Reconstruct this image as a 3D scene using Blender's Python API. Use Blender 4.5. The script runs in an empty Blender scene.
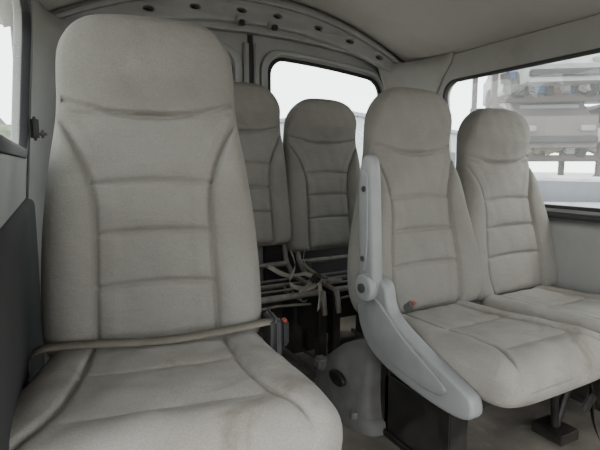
import bpy, bmesh, math, random
from mathutils import Vector, Matrix
random.seed(4)
C=0.98
scene=bpy.context.scene
col=scene.collection

# ---------------------------------------------------------------- materials
def mat(name,c,rough=.8,metal=0,var=.08,nscale=6,bump=0,bscale=300,spec=.3,c2=None,sheen=0,stain=None,weave=False,wear=False,grime=None):
    m=bpy.data.materials.new(name); m.use_nodes=True
    nt=m.node_tree; b=nt.nodes['Principled BSDF']
    b.inputs['Roughness'].default_value=rough; b.inputs['Metallic'].default_value=metal
    b.inputs['Specular IOR Level'].default_value=spec
    if sheen: b.inputs['Sheen Weight'].default_value=sheen
    tc=nt.nodes.new('ShaderNodeTexCoord'); n=nt.nodes.new('ShaderNodeTexNoise')
    n.inputs['Scale'].default_value=nscale; n.inputs['Detail'].default_value=6
    nt.links.new(tc.outputs['Object'],n.inputs['Vector'])
    r=nt.nodes.new('ShaderNodeValToRGB')
    if c2 is None: c2=tuple(max(0,v*(1-2*var)) for v in c)
    r.color_ramp.elements[0].position=.32; r.color_ramp.elements[1].position=.62
    r.color_ramp.elements[0].color=(*c2,1); r.color_ramp.elements[1].color=(*c,1)
    nt.links.new(n.outputs['Fac'],r.inputs['Fac']); out=r.outputs['Color']
    def overlay(out,colr,sc,p0,p1,amt,rough=.62,dist=0):
        n3=nt.nodes.new('ShaderNodeTexNoise'); n3.inputs['Scale'].default_value=sc; n3.inputs['Detail'].default_value=9; n3.inputs['Roughness'].default_value=rough; n3.inputs['Distortion'].default_value=dist
        nt.links.new(tc.outputs['Object'],n3.inputs['Vector'])
        r3=nt.nodes.new('ShaderNodeValToRGB'); r3.color_ramp.elements[0].position=p0; r3.color_ramp.elements[1].position=p1
        r3.color_ramp.elements[0].color=(0,0,0,1); r3.color_ramp.elements[1].color=(amt,amt,amt,1)
        nt.links.new(n3.outputs['Fac'],r3.inputs['Fac'])
        mx=nt.nodes.new('ShaderNodeMixRGB'); mx.inputs['Color2'].default_value=(*colr,1)
        nt.links.new(r3.outputs['Color'],mx.inputs['Fac']); nt.links.new(out,mx.inputs['Color1']); return mx.outputs['Color']
    if stain: out=overlay(out,stain,3.0,.48,.72,.85)
    if grime: out=overlay(out,grime,5.5,.56,.70,.7,.6,.8)
    if weave:
        n4=nt.nodes.new('ShaderNodeTexNoise'); n4.inputs['Scale'].default_value=330; n4.inputs['Detail'].default_value=1
        nt.links.new(tc.outputs['Object'],n4.inputs['Vector'])
        r4=nt.nodes.new('ShaderNodeValToRGB'); r4.color_ramp.elements[0].position=.35; r4.color_ramp.elements[1].position=.65
        r4.color_ramp.elements[0].color=(.91,.91,.91,1); r4.color_ramp.elements[1].color=(1.05,1.05,1.05,1)
        nt.links.new(n4.outputs['Fac'],r4.inputs['Fac'])
        m4=nt.nodes.new('ShaderNodeMixRGB'); m4.blend_type='MULTIPLY'; m4.inputs['Fac'].default_value=1
        nt.links.new(out,m4.inputs['Color1']); nt.links.new(r4.outputs['Color'],m4.inputs['Color2']); out=m4.outputs['Color']
    nt.links.new(out,b.inputs['Base Color'])
    if bump:
        n2=nt.nodes.new('ShaderNodeTexNoise'); n2.inputs['Scale'].default_value=bscale
        nt.links.new(tc.outputs['Object'],n2.inputs['Vector'])
        bp=nt.nodes.new('ShaderNodeBump'); bp.inputs['Strength'].default_value=bump; bp.inputs['Distance'].default_value=.002
        nt.links.new(n2.outputs['Fac'],bp.inputs['Height']); last=bp
        if wear:
            mp=nt.nodes.new('ShaderNodeMapping'); mp.inputs['Scale'].default_value=(1,1,2.6)
            nt.links.new(tc.outputs['Object'],mp.inputs['Vector'])
            n5=nt.nodes.new('ShaderNodeTexNoise'); n5.inputs['Scale'].default_value=7; n5.inputs['Detail'].default_value=3; n5.inputs['Distortion'].default_value=1.2
            nt.links.new(mp.outputs[0],n5.inputs['Vector'])
            b2=nt.nodes.new('ShaderNodeBump'); b2.inputs['Strength'].default_value=.25; b2.inputs['Distance'].default_value=.02
            nt.links.new(n5.outputs['Fac'],b2.inputs['Height']); nt.links.new(bp.outputs['Normal'],b2.inputs['Normal']); last=b2
        nt.links.new(last.outputs['Normal'],b.inputs['Normal'])
    return m
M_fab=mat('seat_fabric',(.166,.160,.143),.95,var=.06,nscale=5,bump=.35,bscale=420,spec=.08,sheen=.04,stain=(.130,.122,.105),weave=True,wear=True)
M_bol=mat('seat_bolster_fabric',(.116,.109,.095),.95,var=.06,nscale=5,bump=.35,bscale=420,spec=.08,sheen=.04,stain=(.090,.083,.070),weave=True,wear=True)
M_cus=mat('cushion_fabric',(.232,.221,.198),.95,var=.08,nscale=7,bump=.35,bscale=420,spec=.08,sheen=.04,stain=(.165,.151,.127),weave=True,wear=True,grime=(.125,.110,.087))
M_shell=mat('seat_shell',(.04,.04,.04),.6)
M_plas=mat('grey_plastic',(.195,.202,.198),.45,var=.08,nscale=9,stain=(.15,.152,.146))
M_cover=mat('cover_plastic',(.085,.083,.077),.7,var=.15,nscale=14,stain=(.045,.041,.036))
M_rail=mat('worn_steel',(.13,.12,.105),.5,var=.2,nscale=25,stain=(.05,.035,.025))
M_trim=mat('trim_plastic',(.235,.235,.222),.65,var=.05,nscale=3,stain=(.175,.17,.155))
M_trimd=mat('trim_dark',(.04,.04,.04),.9,var=.06,spec=.1)
M_paint=mat('painted_metal',(.205,.208,.203),.4,var=.08,nscale=4,stain=(.15,.148,.138))
M_head=mat('headliner',(.29,.285,.268),.9,var=.05,nscale=2,bump=.2,bscale=200,stain=(.24,.232,.212))
M_floor=mat('floor_mat',(.14,.126,.106),.6,nscale=5,c2=(.06,.054,.046),bump=.5,bscale=60,stain=(.045,.04,.032),grime=(.20,.18,.145))
M_blk=mat('black_metal',(.012,.011,.010),.5,var=.2,nscale=20,stain=(.04,.035,.028))
M_rub=mat('black_rubber',(.010,.010,.011),.6)
M_belt=mat('belt_webbing',(.125,.113,.090),.8,var=.1,nscale=30)
M_strap=mat('pale_strap',(.17,.155,.13),.8,var=.1,nscale=30)
M_red=mat('red_plastic',(.20,.03,.02),.5)
M_dust=mat('dusty_ground',(.34,.31,.27),.95,c2=(.24,.22,.19),nscale=.5)
M_steel=mat('rack_steel',(.07,.055,.05),.6)
M_tyre=mat('tyre',(.03,.03,.03),.8)
M_wglass=mat('car_glass',(.04,.05,.065),.25,spec=.6)
M_leaf=mat('foliage',(.10,.13,.07),.9,var=.3,nscale=2)
M_shed=mat('shed_cladding',(.40,.42,.44),.8,var=.08,nscale=1)
M_shedr=mat('shed_roof',(.22,.24,.27),.7,var=.1,nscale=1)
def glass():
    m=bpy.data.materials.new('window_glass'); m.use_nodes=True; nt=m.node_tree
    for n in list(nt.nodes): nt.nodes.remove(n)
    o=nt.nodes.new('ShaderNodeOutputMaterial'); mx=nt.nodes.new('ShaderNodeMixShader'); mx2=nt.nodes.new('ShaderNodeMixShader')
    t=nt.nodes.new('ShaderNodeBsdfTransparent'); g=nt.nodes.new('ShaderNodeBsdfGlossy'); tl=nt.nodes.new('ShaderNodeBsdfTranslucent')
    t.inputs['Color'].default_value=(.96,.98,.98,1); g.inputs['Roughness'].default_value=.03
    tl.inputs['Color'].default_value=(.9,.9,.88,1)
    mx.inputs['Fac'].default_value=.04; mx2.inputs['Fac'].default_value=.03
    nt.links.new(t.outputs[0],mx.inputs[1]); nt.links.new(g.outputs[0],mx.inputs[2])
    nt.links.new(mx.outputs[0],mx2.inputs[1]); nt.links.new(tl.outputs[0],mx2.inputs[2]); nt.links.new(mx2.outputs[0],o.inputs[0])
    return m
M_glass=glass()

# ---------------------------------------------------------------- helpers
def obj(name,me,mats,parent=None,smooth=True):
    o=bpy.data.objects.new(name,me); col.objects.link(o)
    for m in (mats if isinstance(mats,(list,tuple)) else [mats]):
        if len(me.materials)<(len(mats) if isinstance(mats,(list,tuple)) else 1): me.materials.append(m)
    if smooth:
        for p in me.polygons: p.use_smooth=True
    if parent: o.parent=parent
    return o
def empty(name,loc=(0,0,0),rz=0):
    e=bpy.data.objects.new(name,None); col.objects.link(e); e.location=loc; e.rotation_euler=(0,0,rz)
    e.empty_display_size=.1; return e
def autos(o,ang=35):
    for p in o.data.polygons: p.use_smooth=True
    try: o.data.set_sharp_from_angle(angle=math.radians(ang))
    except Exception: pass
def crs(tab,x):
    if x<=tab[0][0]: return tab[0][1]
    if x>=tab[-1][0]: return tab[-1][1]
    for i in range(len(tab)-1):
        if x<=tab[i+1][0]:
            x0,y0=tab[i];x1,y1=tab[i+1];t=(x-x0)/(x1-x0)
            m0=(tab[i+1][1]-tab[max(i-1,0)][1])/(tab[i+1][0]-tab[max(i-1,0)][0])*(x1-x0)
            j=min(i+2,len(tab)-1); m1=(tab[j][1]-y0)/(tab[j][0]-x0)*(x1-x0)
            return (2*t**3-3*t*t+1)*y0+(t**3-2*t*t+t)*m0+(-2*t**3+3*t*t)*y1+(t**3-t*t)*m1
def box(name,c,s,m,parent=None,bev=.004,rot=None):
    bm=bmesh.new(); bmesh.ops.create_cube(bm,size=1)
    for v in bm.verts: v.co=Vector((v.co.x*s[0],v.co.y*s[1],v.co.z*s[2]))
    if bev: bmesh.ops.bevel(bm,geom=bm.edges[:],offset=min(bev,min(s)*.45),segments=3,affect='EDGES')
    me=bpy.data.meshes.new(name); bm.to_mesh(me); bm.free()
    o=obj(name,me,m,parent); autos(o); o.location=c
    if rot: o.rotation_euler=rot
    return o
def plate(name,outer,holes,th,fn,m,parent=None,bev=.004):
    cu=bpy.data.curves.new('tmp','CURVE'); cu.dimensions='2D'; cu.fill_mode='BOTH'
    cu.extrude=max(th/2-bev,.0005); cu.bevel_depth=bev; cu.bevel_resolution=2; cu.offset=-bev
    for pts in [outer]+list(holes):
        sp=cu.splines.new('POLY'); sp.points.add(len(pts)-1)
        for p,q in zip(sp.points,pts): p.co=(q[0],q[1],0,1)
        sp.use_cyclic_u=True
    o=bpy.data.objects.new('tmp',cu); col.objects.link(o)
    dg=bpy.context.evaluated_depsgraph_get(); me=bpy.data.meshes.new_from_object(o.evaluated_get(dg))
    bpy.data.objects.remove(o); 
    me.materials.clear()
    bm=bmesh.new(); bm.from_mesh(me)
    bmesh.ops.remove_doubles(bm,verts=bm.verts,dist=.00005)
    for v in bm.verts: v.co=Vector(fn(v.co.x,v.co.y,v.co.z))
    bmesh.ops.recalc_face_normals(bm,faces=bm.faces)
    bm.to_mesh(me); bm.free(); me.name=name
    o=obj(name,me,m,parent); autos(o); return o
def rrect(x0,x1,y0,y1,r,n=8,crown=None):
    pts=[]
    for cx,cy,a0 in ((x1-r,y0+r,-90),(x1-r,y1-r,0),(x0+r,y1-r,90),(x0+r,y0+r,180)):
        for i in range(n+1):
            a=math.radians(a0+90*i/n); pts.append((cx+r*math.cos(a),cy+r*math.sin(a)))
        if a0==0:
            for k in range(1,8): pts.append((x1-r+(x0-x1+2*r)*k/8,y1))
    if crown: pts=[(x,y+(crown(x) if y>(y0+y1)/2 else 0)) for x,y in pts]
    return pts
def smoothpoly(pts,it=3):
    for _ in range(it):
        q=[]
        for a,b in zip(pts,pts[1:]+pts[:1]):
            q.append((a[0]*.75+b[0]*.25,a[1]*.75+b[1]*.25)); q.append((a[0]*.25+b[0]*.75,a[1]*.25+b[1]*.75))
        pts=q
    return pts
def tube(name,pts,r,m,parent=None,smooth=False):
    cu=bpy.data.curves.new(name,'CURVE'); cu.dimensions='3D'; cu.bevel_depth=r; cu.bevel_resolution=4; cu.use_fill_caps=True
    sp=cu.splines.new('NURBS' if smooth else 'POLY'); sp.points.add(len(pts)-1)
    for p,q in zip(sp.points,pts): p.co=(*q,1)
    if smooth: sp.use_endpoint_u=True; sp.order_u=3
    o=bpy.data.objects.new(name,cu); col.objects.link(o); cu.materials.append(m)
    dg=bpy.context.evaluated_depsgraph_get(); me=bpy.data.meshes.new_from_object(o.evaluated_get(dg))
    bpy.data.objects.remove(o); me.materials.clear()
    return obj(name,me,m,parent)
def ribbon(name,pts,w,m,parent=None,wdir=(0,1,0),th=.0015):
    P=[Vector(p) for p in pts]; S=[]
    for i in range(len(P)-1):
        a=P[max(i-1,0)];b=P[i];c=P[i+1];d=P[min(i+2,len(P)-1)]
        for k in range(10):
            t=k/10; S.append(.5*((2*b)+(c-a)*t+(2*a-5*b+4*c-d)*t*t+(3*b-a-3*c+d)*t**3))
    S.append(P[-1]); wd=Vector(wdir).normalized()*w/2
    vs=[];fs=[]
    for s in S: vs+= [s-wd,s+wd]
    for i in range(len(S)-1): fs.append((2*i,2*i+1,2*i+3,2*i+2))
    me=bpy.data.meshes.new(name); me.from_pydata(vs,[],fs)
    o=obj(name,me,m,parent); md=o.modifiers.new('s','SOLIDIFY'); md.thickness=th; md.offset=0
    return o

# ---------------------------------------------------------------- upholstered pad loft
def pad(name,H,Wt,Tf,Tb,disp,cen,r0,r1,re,mapf,matf,nx=150,nh=220,nb=18,n=3.4,crown=0):
    vs=[];fs=[];mi=[]; ring=nx+1+nb-1
    for j in range(nh+1):
        t=j/nh; h=H*(.5-.5*math.cos(math.pi*t)); s=h/H
        W=crs(Wt,s)
        if h>H-r1: k=(h-(H-r1))/r1; W-=r1*(1-math.sqrt(max(0,1-k*k)))
        if h<r0: k=(r0-h)/r0; W-=r0*(1-math.sqrt(max(0,1-k*k)))
        rt=1
        if h>H-re: k=(h-(H-re))/re; rt=max(0,1-k**2.2)**(1/2.2)
        if h<re*.6: k=(re*.6-h)/(re*.6); rt=min(rt,max(0,1-k**2.5)**(1/2.5))
        c=cen(s)
        for i in range(nx+1):
            xn=math.sin(math.pi/2*(-1+2*i/nx)); pr=max(0,1-abs(xn)**n)**(1/n)
            msk=min(1,pr*1.4)*min(1,rt*1.2)
            d=Tf*pr*rt+disp(xn,s,W,H)*msk
            vs.append(mapf(W*xn,h-crown*sst(.75,1,s)*(W*xn/.22)**2,d+c))
        for i in range(1,nb):
            xn=math.sin(math.pi/2*(1-2*i/nb)); pr=max(0,1-abs(xn)**4)**.25
            vs.append(mapf(W*xn,h-crown*sst(.75,1,s)*(W*xn/.22)**2,-Tb*pr*rt+c))
    for j in range(nh):
        s=.5-.5*math.cos(math.pi*(j+.5)/nh)
        for i in range(ring):
            a=j*ring+i;b=j*ring+(i+1)%ring
            fs.append((a,b,b+ring,a+ring))
            if i<nx: mi.append(matf(math.sin(math.pi/2*(-1+2*(i+.5)/nx)),s))
            else: mi.append(2)
    me=bpy.data.meshes.new(name); me.from_pydata(vs,[],fs)
    for p,k in zip(me.polygons,mi): p.material_index=k
    bm=bmesh.new(); bm.from_mesh(me)
    bmesh.ops.remove_doubles(bm,verts=bm.verts,dist=.0004)
    bmesh.ops.holes_fill(bm,edges=[e for e in bm.edges if e.is_boundary],sides=0)
    bmesh.ops.recalc_face_normals(bm,faces=bm.faces)
    bm.to_mesh(me); bm.free()
    for p in me.polygons: p.use_smooth=True
    return me
def g(d,w): return math.exp(-(d/w)**2)
def sst(a,b,x):
    t=min(1,max(0,(x-a)/(b-a))); return t*t*(3-2*t)
XB=[(0,.54),(.22,.53),(.36,.53),(.46,.55),(.55,.64),(.62,.77),(.67,.90),(.71,1.05)]
def disp_back(x,s,W,H):
    ax=abs(x); xb=crs(XB,s); sh=.700+.05*x*x
    d=0
    if s<.71:
        if ax<xb:
            d-=.013*sst(0,.25,(xb-ax))
            L=[.02,.215,.365,.51,sh]
            for a,b in zip(L,L[1:]):
                if a<=s<b: q=(s-a)/(b-a); d+=.012*(4*q*(1-q))**.5*min(1,(xb-ax)/.15)
        else:
            q=(ax-xb)/max(.05,(1.02-xb)); d+=.030*math.sin(math.pi*min(1,q))**.7*sst(.72,.55,s)
        d-=.012*g((ax-xb)*W*.9,.005)*sst(.71,.66,s)
        if ax<xb:
            for si in (.215,.365,.51): d-=.010*g((s-si-.004*math.cos(x*5))*H,.0045)
    if ax<.93: d-=.012*g((s-sh)*H,.005)
    d+=.0012*math.sin(37*s+6*x)*math.sin(11*x-9*s)
    d+=.026*sst(sh-.005,sh+.12,s)
    return d
def mkback(nm,Wt,r1,cr):
    return pad(nm,.82,Wt,.062,.05,disp_back,
    lambda s:.010*math.sin(s*math.pi*1.0)*-1+.012*sst(.65,.95,s),.05,r1,.085,lambda x,h,d:(x,-d,h),
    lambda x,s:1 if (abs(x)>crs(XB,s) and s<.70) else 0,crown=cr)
me_back=mkback('backrest_pad',[(0,.262),(.12,.272),(.35,.266),(.55,.246),(.70,.225),(.84,.217),(1,.203)],.105,.012)
me_backw=mkback('backrest_pad_wide',[(0,.300),(.12,.338),(.28,.326),(.50,.270),(.70,.220),(.84,.208),(1,.19)],.12,.018)
me_backr=mkback('backrest_pad_rear',[(0,.258),(.12,.262),(.35,.255),(.55,.245),(.70,.232),(.84,.222),(1,.205)],.13,.022)
XC=[(0,.58),(.5,.56),(.75,.60),(.9,.74),(1,.9)]
def disp_cus(x,s,W,H):
    ax=abs(x); xb=crs(XC,s); d=0
    if ax<xb:
        d-=.009*sst(0,.2,xb-ax)
        for a,b in ((0,.42),(.42,.80),(.8,1.05)):
            if a<=s<b: q=(s-a)/(b-a); d+=.010*(4*q*(1-q))**.5*min(1,(xb-ax)/.2)
        for si in (.42,): d-=.008*g((s-si-.012*x*x)*H,.005)
    else:
        q=(ax-xb)/max(.05,1.02-xb); d+=.016*math.sin(math.pi*min(1,q))**.7
    d-=.009*g((ax-xb)*W,.005)*sst(.97,.88,s)
    d+=.0015*math.sin(29*s+5*x)*math.sin(9*x-8*s)
    return d
me_cus=pad('cushion_pad',.56,[(0,.255),(.3,.27),(.7,.285),(1,.285)],.078,.075,disp_cus,
    lambda s:.022*sst(.2,.9,s),.05,.07,.09,lambda x,h,d:(x,-h,d),lambda x,s:0,nx=130,nh=170)
for me in (me_back,me_backw,me_backr,me_cus): me.materials.clear()
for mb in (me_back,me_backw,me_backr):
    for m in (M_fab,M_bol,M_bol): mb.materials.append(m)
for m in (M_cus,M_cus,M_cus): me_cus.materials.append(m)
def add_back(parent,name,loc,recl,sx=1,sz=1,me=me_back,roll=0):
    o=bpy.data.objects.new(name,me); col.objects.link(o); o.parent=parent
    o.location=loc; o.rotation_euler=(-math.radians(recl),math.radians(roll),0); o.scale=(sx,1,sz); return o
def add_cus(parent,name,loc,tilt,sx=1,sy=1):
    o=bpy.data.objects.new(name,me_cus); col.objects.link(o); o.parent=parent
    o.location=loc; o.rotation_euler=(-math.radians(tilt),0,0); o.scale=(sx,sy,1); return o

# ---------------------------------------------------------------- left seat
S=empty('passenger_seat',(.216,1.17,0),math.radians(-10))
add_back(S,'backrest',(0,.07,.475),8,1.04,1.10)
add_cus(S,'cushion',(0,.06,.455),2.5,1.06,1.07)
box('seat_base',(0,-.18,.36),(.44,.42,.06),M_blk,S)
for i,(x,y) in enumerate(((-.17,-.34),(.19,-.34),(-.17,.0),(.19,.0))):
    box('leg_%d'%(i+1),(x,y,.17),(.05,.05,.34),M_blk,S)
for i,x in enumerate((-.17,.19)): box('floor_rail_%d'%(i+1),(x,-.17,.012),(.06,.5,.024),M_blk,S)
box('recliner_cover',(.30,.02,.50),(.03,.12,.14),M_shell,S,bev=.014)
B=empty('seat_belt',(.216,1.17,0),math.radians(-10))
ribbon('webbing',[(-.31,.03,.47),(-.28,-.02,.548),(-.18,-.035,.558),(0,-.05,.552),(.13,-.045,.556),(.24,-.03,.560),(.285,-.015,.558),(.318,-.012,.553)],.026,M_belt,B,(0,.88,.40))
box('buckle',(.325,-.015,.525),(.022,.038,.07),M_rub,B,bev=.006)
box('release_button',(.325,-.024,.561),(.012,.018,.010),M_red,B,bev=.003)

# ---------------------------------------------------------------- double bench
D=empty('double_bench_seat',(0,0,0))
bz=.43
add_back(D,'backrest_1',(1.275,1.36,bz-.03),9,.96,1.09,me_backw)
add_back(D,'backrest_2',(1.820,1.37,bz-.04),11,.98,1.05,me_backw,-.6)
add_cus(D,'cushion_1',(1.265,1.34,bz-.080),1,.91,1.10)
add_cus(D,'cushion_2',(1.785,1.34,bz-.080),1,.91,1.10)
sh=smoothpoly([(1.35,.59),(1.20,.60),(1.185,.50),(1.12,.455),(.97,.400),(.86,.365),(.815,.345),(.815,.275),(.95,.262),(1.18,.285),(1.31,.335),(1.37,.46)],3)
fnx=lambda X:(lambda a,b,c:(X+c,a,b))
plate('side_shield',sh,[],.05,fnx(.985),M_plas,D,bev=.012)
sh2=smoothpoly([(1.29,.55),(1.225,.52),(1.10,.43),(.95,.368),(.89,.335),(.95,.300),(1.17,.325),(1.28,.39)],3)
plate('side_shield_panel',sh2,[],.012,fnx(.957),M_plas,D,bev=.005)
arm=smoothpoly([(1.22,.54),(1.235,.75),(1.245,.92),(1.255,1.01),(1.30,1.02),(1.33,.95),(1.32,.75),(1.305,.56),(1.27,.50)],3)
plate('armrest',arm,[],.05,fnx(.955),M_plas,D,bev=.018)
armi=smoothpoly([(1.255,.62),(1.26,.92),(1.27,.97),(1.295,.96),(1.305,.90),(1.295,.62)],2)
plate('armrest_inlay',armi,[],.008,fnx(.929),M_plas,D,bev=.003)
for k,z in enumerate((.66,.90)):
    circ=[(1.278+.010*math.cos(a*math.pi/8),z+.010*math.sin(a*math.pi/8)) for a in range(16)]
    plate('armrest_screw_%d'%(k+1),circ,[],.006,fnx(.924),M_trimd,D,bev=.001)
circ=[(1.265+.048*math.cos(a*math.pi/12),.56+.048*math.sin(a*math.pi/12)) for a in range(24)]
plate('hinge_cap',circ,[],.03,fnx(.93),M_plas,D,bev=.008)
circ=[(1.265+.016*math.cos(a*math.pi/8),.56+.016*math.sin(a*math.pi/8)) for a in range(16)]
plate('hinge_bolt',circ,[],.012,fnx(.912),M_trimd,D,bev=.002)
box('under_frame_front',(1.52,.92,.27),(.96,.04,.05),M_blk,D)
box('under_frame_rear',(1.52,1.30,.27),(.96,.04,.05),M_blk,D)
for i,x in enumerate((1.05,1.92)):
    box('leg_front_%d'%(i+1),(x,.96,.13),(.08,.05,.26),M_blk,D)
    box('leg_rear_%d'%(i+1),(x,1.26,.13),(.06,.05,.26),M_blk,D)
    box('leg_plate_%d'%(i+1),(x-.02,1.11,.12),(.02,.30,.22),M_blk,D)
    box('foot_rail_%d'%(i+1),(x,1.12,.012),(.09,.42,.024),M_blk,D)
box('centre_brace_foot',(1.56,.95,.02),(.10,.12,.04),M_blk,D)
tube('centre_brace_1',[(1.56,.95,.03),(1.50,.93,.26)],.014,M_blk,D); tube('centre_brace_2',[(1.56,.95,.03),(1.66,.95,.26)],.014,M_blk,D)
ribbon('hanging_strap',[(1.62,.90,.30),(1.60,.86,.22),(1.56,.82,.12),(1.60,.80,.03),(1.68,.78,.012),(1.76,.74,.010)],.035,M_blk,D,(.6,.7,.2))
box('hanging_buckle',(1.58,.85,.17),(.04,.025,.07),M_blk,D,bev=.006,rot=(.3,.2,.3))
box('buckle_stalk',(1.045,1.17,.50),(.018,.03,.05),M_cover,D,bev=.005,rot=(.9,0,0))
box('buckle_button',(1.045,1.145,.520),(.016,.014,.012),M_red,D,bev=.004,rot=(.9,0,0))
def pedestal():
    vs=[];fs=[];N=36
    lv=[(0,1.15,0),(.04,1.10,0),(.05,1.0,0),(.15,.95,.0),(.20,.92,.01),(.25,.80,.03),(.272,.62,.05),(.278,.4,.06),(.278,.02,.06)]
    for z,k,o in lv:
        for i in range(N):
            a=2*math.pi*i/N; c=math.cos(a);s=math.sin(a)
            rib=1+.05*(z>.06)*math.cos(a*6)
            vs.append((.085*k*rib*math.copysign(abs(c)**.7,c)+o,.20*k*rib*math.copysign(abs(s)**.7,s),z-.10*(s>0)*s*(z>.19)))
    for j in range(len(lv)-1):
        for i in range(N):
            a=j*N+i;b=j*N+(i+1)%N; fs.append((a,b,b+N,a+N))
    me=bpy.data.meshes.new('foot_cover'); me.from_pydata(vs,[],fs)
    o=obj('foot_cover',me,M_cover,D); autos(o,50); o.location=(1.01,1.47,.003)
    ring=[(.05*math.cos(a*math.pi/12),.028*math.sin(a*math.pi/12)) for a in range(24)]
    plate('foot_cover_slot',ring,[],.02,lambda a,b,c:(.925+c,1.43+a,.16+b),M_blk,D,bev=.004)
    box('foot_cover_lug',(.93,1.56,.17),(.05,.06,.05),M_cover,D,bev=.01)
    tube('foot_cover_bolt_1',[(.93,1.32,.05),(.93,1.32,.075)],.014,M_rail,D); tube('foot_cover_bolt_2',[(.92,1.62,.03),(.92,1.62,.06)],.014,M_rail,D)
pedestal()

# ---------------------------------------------------------------- rear seats
def rear(i,x,dz,sx):
    nm='passenger_seat'
    E=empty(nm+'.%03d'%i,(x,2.12,0))
    add_back(E,'backrest',(0,.07,.50+dz),6,sx,1.02,me_backr)
    for k,(y,z) in enumerate(((.0,.47),(-.34,.40),(-.02,.36))): tube('cross_bar_%d'%(k+1),[(-.2,y,z),(.2,y,z)],.014,M_rail,E)
    for k,xx in enumerate((-.2,.2)):
        tube('side_bar_%d'%(k+1),[(xx,.06,.62),(xx,.02,.48),(xx,-.05,.42),(xx,-.36,.40),(xx,-.38,.30)],.013,M_rail,E)
        box('leg_%d'%(k+1),(xx,-.05,.18),(.05,.14,.36),M_blk,E)
        box('leg_front_%d'%(k+1),(xx,-.34,.19),(.04,.05,.38),M_blk,E)
        box('leg_web_%d'%(k+1),(xx,-.2,.27),(.012,.28,.20),M_blk,E)
        box('foot_rail_%d'%(k+1),(xx,-.17,.012),(.06,.46,.024),M_rail,E)
    for k in range(3): box('pan_slat_%d'%(k+1),(0,-.09-.09*k,.412),(.38,.022,.006),M_rail,E,bev=.002)
    tube('release_rod',[(-.18,-.28,.33),(.0,-.30,.35),(.18,-.28,.33)],.006,M_rail,E)
    tube('spring',[(.12+.012*math.cos(t*.9),-.12-.006*t,.37+.012*math.sin(t*.9)) for t in range(36)],.003,M_rail,E)
    box('rear_panel',(0,.03,.24),(.40,.012,.26),M_blk,E,bev=.003)
    box('hinge_bracket',(-.17,-.01,.44),(.03,.08,.07),M_shell,E,bev=.008)
    return E
rear(1,.855,.06,.95); rear(2,1.33,.01,.98)
LB=empty('seat_belt.001',(0,0,0))
ribbon('webbing_1',[(1.02,2.02,.56),(1.0,1.93,.50),(.93,1.85,.44),(.98,1.78,.425),(1.08,1.82,.44),(1.14,1.9,.42),(1.2,1.82,.43)],.028,M_strap,LB,(.3,.6,.5))
ribbon('webbing_2',[(.88,1.98,.50),(.95,1.92,.46),(1.03,1.86,.47),(1.05,1.78,.43),(1.02,1.74,.33)],.025,M_strap,LB,(.7,.2,.5))
ribbon('webbing_3',[(1.10,2.02,.55),(1.06,1.95,.50),(1.09,1.86,.45),(1.02,1.80,.44),(.93,1.76,.42)],.025,M_belt,LB,(.2,.5,.6))
box('buckle',(1.04,1.80,.46),(.045,.03,.05),M_blk,LB,bev=.008,rot=(.4,.3,.2))
box('tongue',(1.10,1.84,.455),(.05,.04,.012),M_cover,LB,bev=.003,rot=(.3,.2,.6))

# ---------------------------------------------------------------- shell
XL,XR,YR=-.13,2.15,2.47
XM=(XL+XR)/2; HW=(XR-XL)/2
def zc(x):
    k=min(1,abs((x-XM)/HW)); return C+.60+.33*(1-k**2.1)
box('floor',(XM,.6,-.02),(2.4,3.9,.04),M_floor,bev=0)
def ceiling():
    vs=[];fs=[];nx=60;ys=[-1.3,-.6,0,.6,1.2,1.8,2.30,2.36,2.38]
    for y in ys:
        dz=-.012 if y>2.37 else 0
        for i in range(nx+1):
            x=XL-.02+(XR-XL+.04)*i/nx; vs.append((x,y,zc(x)+dz-.012))
    for j in range(len(ys)-1):
        for i in range(nx): a=j*(nx+1)+i; fs.append((a,a+1,a+nx+2,a+nx+1))
    me=bpy.data.meshes.new('ceiling'); me.from_pydata(vs,[],fs)
    o=obj('ceiling',me,M_head); md=o.modifiers.new('s','SOLIDIFY'); md.thickness=.03; md.offset=1
    return o
ceiling()
def roof():
    vs=[];fs=[];nx=60;ys=[-1.35,2.56]
    for y in ys:
        for i in range(nx+1):
            x=XL-.06+(XR-XL+.12)*i/nx; vs.append((x,y,zc(x)+.05))
    for i in range(nx): fs.append((i,i+1,i+nx+2,i+nx+1))
    me=bpy.data.meshes.new('roof_panel'); me.from_pydata(vs,[],fs); o=obj('roof_panel',me,M_paint)
    md=o.modifiers.new('s','SOLIDIFY'); md.thickness=.02
roof()
fy=lambda Y:(lambda a,b,c:(a,Y+c,b))
xs=[XL+(XR-XL)*i/40 for i in range(41)]
outer=[(XL,0),(XR,0)]+[(x,zc(x)+.05) for x in reversed(xs)]
crown=lambda x:-.11*((x-XM)/HW)**2
opening=rrect(XL+.12,XR-.12,.02,C+.69,.12,8,lambda x:-.12*((x-XM)/HW)**2+.03)
plate('wall_rear',outer,[opening],.05,fy(YR),M_paint,bev=.006)
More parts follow.
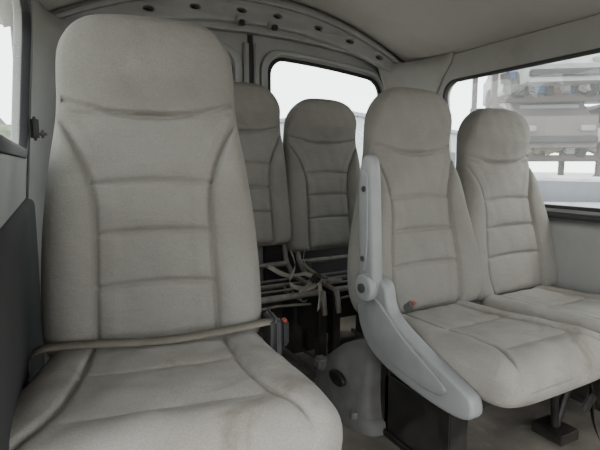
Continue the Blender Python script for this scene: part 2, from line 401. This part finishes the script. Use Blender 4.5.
def door(i,x0,x1,wx0,wx1):
    E=empty('door_%d'%i)
    o=rrect(x0,x1,.03,C+.74,.06,6,lambda x:-.12*((x-XM)/HW)**2+.02)
    h=rrect(wx0,wx1,C-.22,C+.62,.10,8,crown)
    plate('door_panel',o,[h],.04,fy(YR+.045),M_paint,E,bev=.006)
    h2=rrect(wx0+.016,wx1-.016,C-.204,C+.604,.09,8,crown)
    plate('window_gasket',[(x,y) for x,y in rrect(wx0-.004,wx1+.004,C-.224,C+.624,.103,8,crown)],[h2],.02,fy(YR+.03),M_rub,E,bev=.003)
    plate('inner_frame',rrect(wx0-.055,wx1+.05,C-.28,C+.66,.13,8,crown),[rrect(wx0-.012,wx1+.012,C-.232,C+.632,.11,8,crown)],.03,fy(YR+.012),M_paint,E,bev=.010)
    plate('window_pane',rrect(wx0,wx1,C-.21,C+.615,.09,8,crown),[],.005,fy(YR+.05),M_glass,E,bev=.0005)
    plate('inner_trim',rrect(x0+.06,x1-.06,.12,C-.32,.06,6),[],.03,fy(YR+.015),M_trimd,E,bev=.008)
    box('door_flange',(x1-.025 if i==1 else x0+.025,YR+.01,.98-.1),(.03,.03,1.55),M_paint,E,bev=.008)
    return E
door(1,XL+.09,XM-.006,XL+.27,XM-.105)
door(2,XM+.006,XR-.09,XM+.11,XR-.225)
box('door_seal',(XM,YR+.03,.90),(.03,.03,1.75),M_rub)
sx_=(.20,.45,.68,.93,1.14,1.40,1.62,1.84)
top=[(x,zc(x)-.015) for x in xs[1:-1]]; bot=[(x,zc(x)-.175+.07*((x-XM)/HW)**2) for x in reversed(xs[1:-1])]
slots=[]
zsl=lambda x:zc(x)-.115+.04*((x-XM)/HW)**2
for x in sx_:
    z=zsl(x); slots.append([(x+.026*math.cos(a*math.pi/8),z+.012*math.sin(a*math.pi/8)) for a in range(16)])
plate('trim_rear_header',top+bot,slots,.05,fy(YR-.045),M_paint,bev=.008)
t2=[(x,zc(x)-.035) for x in xs[2:-2]]; b2=[(x,zc(x)-.070+.01*((x-XM)/HW)**2) for x in reversed(xs[2:-2])]
plate('trim_header_rib',t2+b2,[],.035,fy(YR-.075),M_paint,bev=.008)
pl=empty('header_slot_shade')
for k,x in enumerate(sx_): box('slot_shade_%d'%(k+1),(x,YR-.028,zsl(x)),(.07,.008,.033),M_rub,pl,bev=.002)  # dark boxes stand in for the shade inside the header's punched holes
for k,x in enumerate((XM-.09,XM+.10)):
    e=empty('door_latch' if k==0 else 'door_latch.001',(x,YR-.075,zc(x)-.165))
    box('latch_body',(0,0,0),(.06,.04,.035),M_paint,e,bev=.008); box('latch_striker',(0,-.015,-.02),(.03,.02,.03),M_rub,e)
def side(name,X,sgn,y0,y1,wins,gw=.03):
    lean=lambda z: sgn*.09*max(0,(z-.85))
    f=lambda c0:(lambda a,b,c:(X+lean(b)+c+c0,a,b))
    o=[(y0,0),(y1,0),(y1,.85),(y1,zc(XL)+.03),(y0,zc(XL)+.03),(y0,.85)]
    q=[]
    for a,b in zip(o,o[1:]+o[:1]):
        for k in range(6): q.append((a[0]+(b[0]-a[0])*k/6,a[1]+(b[1]-a[1])*k/6))
    holes=[rrect(*w,.09) for w in wins]
    plate(name,q,holes,.05,f(0),M_trim,bev=.006)
    for i,w in enumerate(wins):
        E=empty('window_%d'%(i+(1 if sgn<0 else 3)))
        plate('gasket',rrect(w[0]-.006,w[1]+.006,w[2]-.006,w[3]+.006,.095),[rrect(w[0]+gw-.008,w[1]-gw+.008,w[2]+gw-.008,w[3]-gw+.008,.08)],.03,f(sgn*.018),M_rub if sgn>0 else M_trimd,E,bev=.004)
        plate('pane',rrect(w[0],w[1],w[2],w[3],.08),[],.005,f(0),M_glass,E,bev=.0005)
side('wall_right',XR,-1,-1.3,YR,[(.80,2.08,C-.20,C+.485),(-.9,.62,C-.20,C+.485)],.018)
side('wall_left',XL,1,.62,YR,[(.80,2.04,C+.03,C+.56)],.035)
def ledge(name,X,sgn,y0,y1,zt,m,k=1):
    prof=smoothpoly([(X,0.02),(X+sgn*.045*k,.02),(X+sgn*.05*k,.3),(X+sgn*.06*k,zt-.06),(X+sgn*.055*k,zt-.02),(X+sgn*.02*k,zt),(X,zt)],2)
    plate(name,prof,[],y1-y0,lambda a,b,c:(a,(y0+y1)/2+c,b),m,bev=.003)
ledge('trim_right',XR-.02,-1,-1.2,YR-.04,C-.26,M_trim)
ledge('trim_left',XL+.02,1,.66,YR-.04,C-.13,M_trimd,.5)
box('trim_right_sill',(XR-.055,1.0,C-.235),(.05,2.6,.03),M_trimd,bev=.01)
def pillar(name,X,sgn):
    vs=[];fs=[];N=14;zz=[.02,.4,.76,.85,1.0,1.2,1.4,1.5,1.56,1.62]
    for z in zz:
        ln=.09*max(0,z-.85); gz=1+ (0.5*sst(1.4,1.62,z))
        for i in range(N+1):
            a=math.pi/2*i/N
            x=X+sgn*(ln+.03+.13*gz*(1-math.cos(a))**1.0); y=YR-.03-.30*gz*(1-math.sin(a))**1.0
            vs.append((x,y,z))
    for j in range(len(zz)-1):
        for i in range(N): a=j*(N+1)+i; fs.append((a,a+1,a+N+2,a+N+1))
    me=bpy.data.meshes.new(name); me.from_pydata(vs,[],fs); o=obj(name,me,M_trim)
    md=o.modifiers.new('s','SOLIDIFY'); md.thickness=.008; md.offset=0
pillar('trim_pillar_right',XR,-1); pillar('trim_pillar_left',XL,1)
H=empty('coat_hook',(XL+.075,2.08,C+.14))
box('hook_base',(0,0,0),(.03,.04,.09),M_cover,H,bev=.01); box('hook_tip',(.025,0,-.02),(.03,.03,.03),M_cover,H,bev=.01)

# ---------------------------------------------------------------- outside
bpy.ops.mesh.primitive_plane_add(size=200,location=(0,0,-.6)); gr=bpy.context.object; gr.name='ground'; gr.data.materials.append(M_dust)
def car(i,loc,rz,c,kind=0,wheels=True):
    nm='wrecked_car' if i==0 else 'wrecked_car.%03d'%i
    E=empty(nm,loc,rz); pm=mat('car_paint_%d'%i,c,.5,var=.2,nscale=3,stain=tuple(v*.6 for v in c))
    if kind==0:
        body=[(-2.1,.25),(2.1,.25),(2.15,.6),(2.0,.82),(1.1,.92),(.4,1.38),(-1.1,1.42),(-1.75,.98),(-2.1,.92)]
        win=[(.95,.95),(.35,1.30),(-1.0,1.33),(-1.5,.98)]
    else:
        body=[(-2.2,.3),(2.2,.3),(2.25,.9),(1.9,1.1),(1.4,1.75),(-2.2,1.8)]
        win=[(1.65,1.12),(1.3,1.62),(-1.9,1.65),(-1.9,1.12)]
    f=lambda a,b,c:(a,c,b)
    plate('body',body,[],1.66,f,pm,E,bev=.06)
    plate('side_windows',win,[],1.68,f,M_wglass,E,bev=.01)
    for s in (-1,1):
        box('end_glass_%d'%(s+1),(s*(2.19 if kind else 1.45),0,1.35 if kind else 1.12),(.06,1.3,.35 if kind else .25),M_wglass,E,bev=.02)
        for q in (-1,1): box('lamp_%d_%d'%(s+1,q+1),(s*2.1,q*.6,.66),(.1,.3,.13),M_plas,E,bev=.02)
        box('bumper_%d'%(s+1),(s*2.12,0,.42),(.14,1.6,.16),M_tyre,E,bev=.03)
    for k,x in enumerate((-1.3,1.3)):
        for s in (-1,1):
            ci=[(x+.31*math.cos(a*math.pi/10),.31+.31*math.sin(a*math.pi/10)) for a in range(20)]
            plate('wheel_%d_%d'%(k,s+1),ci,[],.2,(lambda s:(lambda a,b,c:(a,c+s*.76,b)))(s),M_tyre,E,bev=.03)
th=-math.radians(37)
RX,RY=12.0,7.0
R=empty('storage_rack',(RX,RY,-.6),th)
for k,x in enumerate((-2.6,-.2,2.2,4.6,7.0)):
    for s in (-1,1): box('post_%d_%d'%(k,s+1),(x,s*1.1,2.6),(.13,.13,5.2),M_steel,R,bev=.01)
for z in (1.75,3.1,4.4):
    for s in (-1,1): box('beam_%d_%d'%(int(z*10),s+1),(2.2,s*1.1,z),(9.8,.1,.14),M_steel,R,bev=.01)
for k,x in enumerate((-2.6,-.2,2.2,4.6)):
    tube('brace_%d'%k,[(x,-1.1,1.8 if k%2 else 3.0),(x+2.4,-1.1,3.0 if k%2 else 1.8)],.035,M_steel,R)
ct=Matrix.Rotation(th,4,'Z')
k=0
def rc(x,y,z,c,rz=0,kind=0):
    global k
    p=ct@Vector((x,y,0)); car(k,(RX+p.x,RY+p.y,-.6+z),th+rz,c,kind); k+=1
rc(-1.4,.3,1.72,(.11,.09,.08),math.pi/2,0)
rc(1.0,.3,1.72,(.34,.34,.33),-math.pi/2,0)
rc(4.6,.2,1.72,(.02,.08,.24),0,0)
rc(-1.3,.2,3.12,(.30,.30,.30),-math.pi/2); rc(1.0,.2,3.12,(.03,.12,.32),math.pi/2); rc(4.6,.2,3.12,(.04,.13,.32),.0)
rc(-1.9,-3.6,0,(.42,.42,.43),.15,0); rc(3.0,-3.4,0,(.42,.42,.42),-.1,0)
rc(1.8,.1,0,(.10,.085,.07),0)
pm=[mat('scrap_%d'%i,c,.7,var=.2) for i,c in enumerate(((.13,.075,.05),(.35,.35,.35),(.04,.09,.19),(.05,.045,.04),(.22,.18,.12),(.4,.4,.38)))]
rnd=random.Random(11)
for i in range(190):
    lv=rnd.choice((0,1.84,1.84,1.84,3.2,3.2)); x=rnd.uniform(-2.5,6.8)
    y=-1.15+rnd.uniform(-.1,.1) if lv else rnd.uniform(-5.4,-4.9)
    s=(rnd.uniform(.12,.6),rnd.uniform(.1,.3),rnd.uniform(.05,.36))
    stack=rnd.choice((0,0,.25,.5))
    box('scrap_%d'%i,(x,y,lv+s[2]/2+.02+stack),s,rnd.choice(pm),R,bev=.01,rot=(rnd.uniform(-.2,.2),rnd.uniform(-.5,.5),rnd.uniform(-.6,.6)))
for x,y,c,kd in ((-3.5,22,(.4,.4,.4),1),(6,30,(.5,.5,.5),0)):
    car(k,(x,y,-.6),.2*k,c,kd); k+=1
def hedge():
    bm=bmesh.new(); rnd=random.Random(7)
    for i in range(46):
        x=rnd.uniform(-16,1.0); r=rnd.uniform(.9,1.9)
        m=Matrix.Translation((x,32+rnd.uniform(-1.5,1.5),-.6+r*rnd.uniform(.7,1.5)))
        q=bmesh.ops.create_icosphere(bm,subdivisions=3,radius=r,matrix=m)
        for v in q['verts']: v.co+=Vector((rnd.uniform(-1,1),rnd.uniform(-1,1),rnd.uniform(-1,1)))*.16*r
    me=bpy.data.meshes.new('hedge'); bm.to_mesh(me); bm.free(); obj('hedge',me,M_leaf)
hedge()
SH=empty('industrial_shed',(22,36,-.6),math.radians(-25))
plate('gable_body',[(-11,0),(11,0),(11,3.6),(0,5.4),(-11,3.6)],[],14,lambda a,b,c:(a,c,b),M_shed,SH,bev=.02)
plate('roof_sheet',[(-11.5,3.5),(0,5.45),(11.5,3.5),(11.5,3.75),(0,5.75),(-11.5,3.75)],[],14.6,lambda a,b,c:(a,c,b),M_shedr,SH,bev=.02)
for q in range(5): box('shed_window_%d'%q,(-8+4*q,-7.02,2.0),(2.0,.1,1.1),M_wglass,SH,bev=.02)

# ---------------------------------------------------------------- world
w=bpy.data.worlds.new('sky'); scene.world=w; w.use_nodes=True; nt=w.node_tree
bg=nt.nodes['Background']; tc=nt.nodes.new('ShaderNodeTexCoord'); sx=nt.nodes.new('ShaderNodeSeparateXYZ')
rp=nt.nodes.new('ShaderNodeValToRGB'); rp.color_ramp.elements[0].color=(.97,.98,.98,1); rp.color_ramp.elements[1].color=(.90,.96,1,1)
nt.links.new(tc.outputs['Generated'],sx.inputs[0]); nt.links.new(sx.outputs['Z'],rp.inputs['Fac']); nt.links.new(rp.outputs['Color'],bg.inputs['Color'])
bg.inputs['Strength'].default_value=5.6
sl=bpy.data.lights.new('sun','SUN'); sl.energy=3; sl.angle=.3; sl.color=(1,.96,.90)
so=bpy.data.objects.new('sun',sl); col.objects.link(so); so.rotation_euler=(math.radians(35),math.radians(10),math.radians(30)); so.location=(0,0,8)
# ---------------------------------------------------------------- camera
cd=bpy.data.cameras.new('camera'); cam=bpy.data.objects.new('camera',cd); col.objects.link(cam)
cd.sensor_width=36; cd.lens=27.6; cd.clip_start=.02
cam.location=(0,0,C); cam.rotation_euler=(math.radians(90-7.4),0,math.radians(-28))
scene.camera=cam
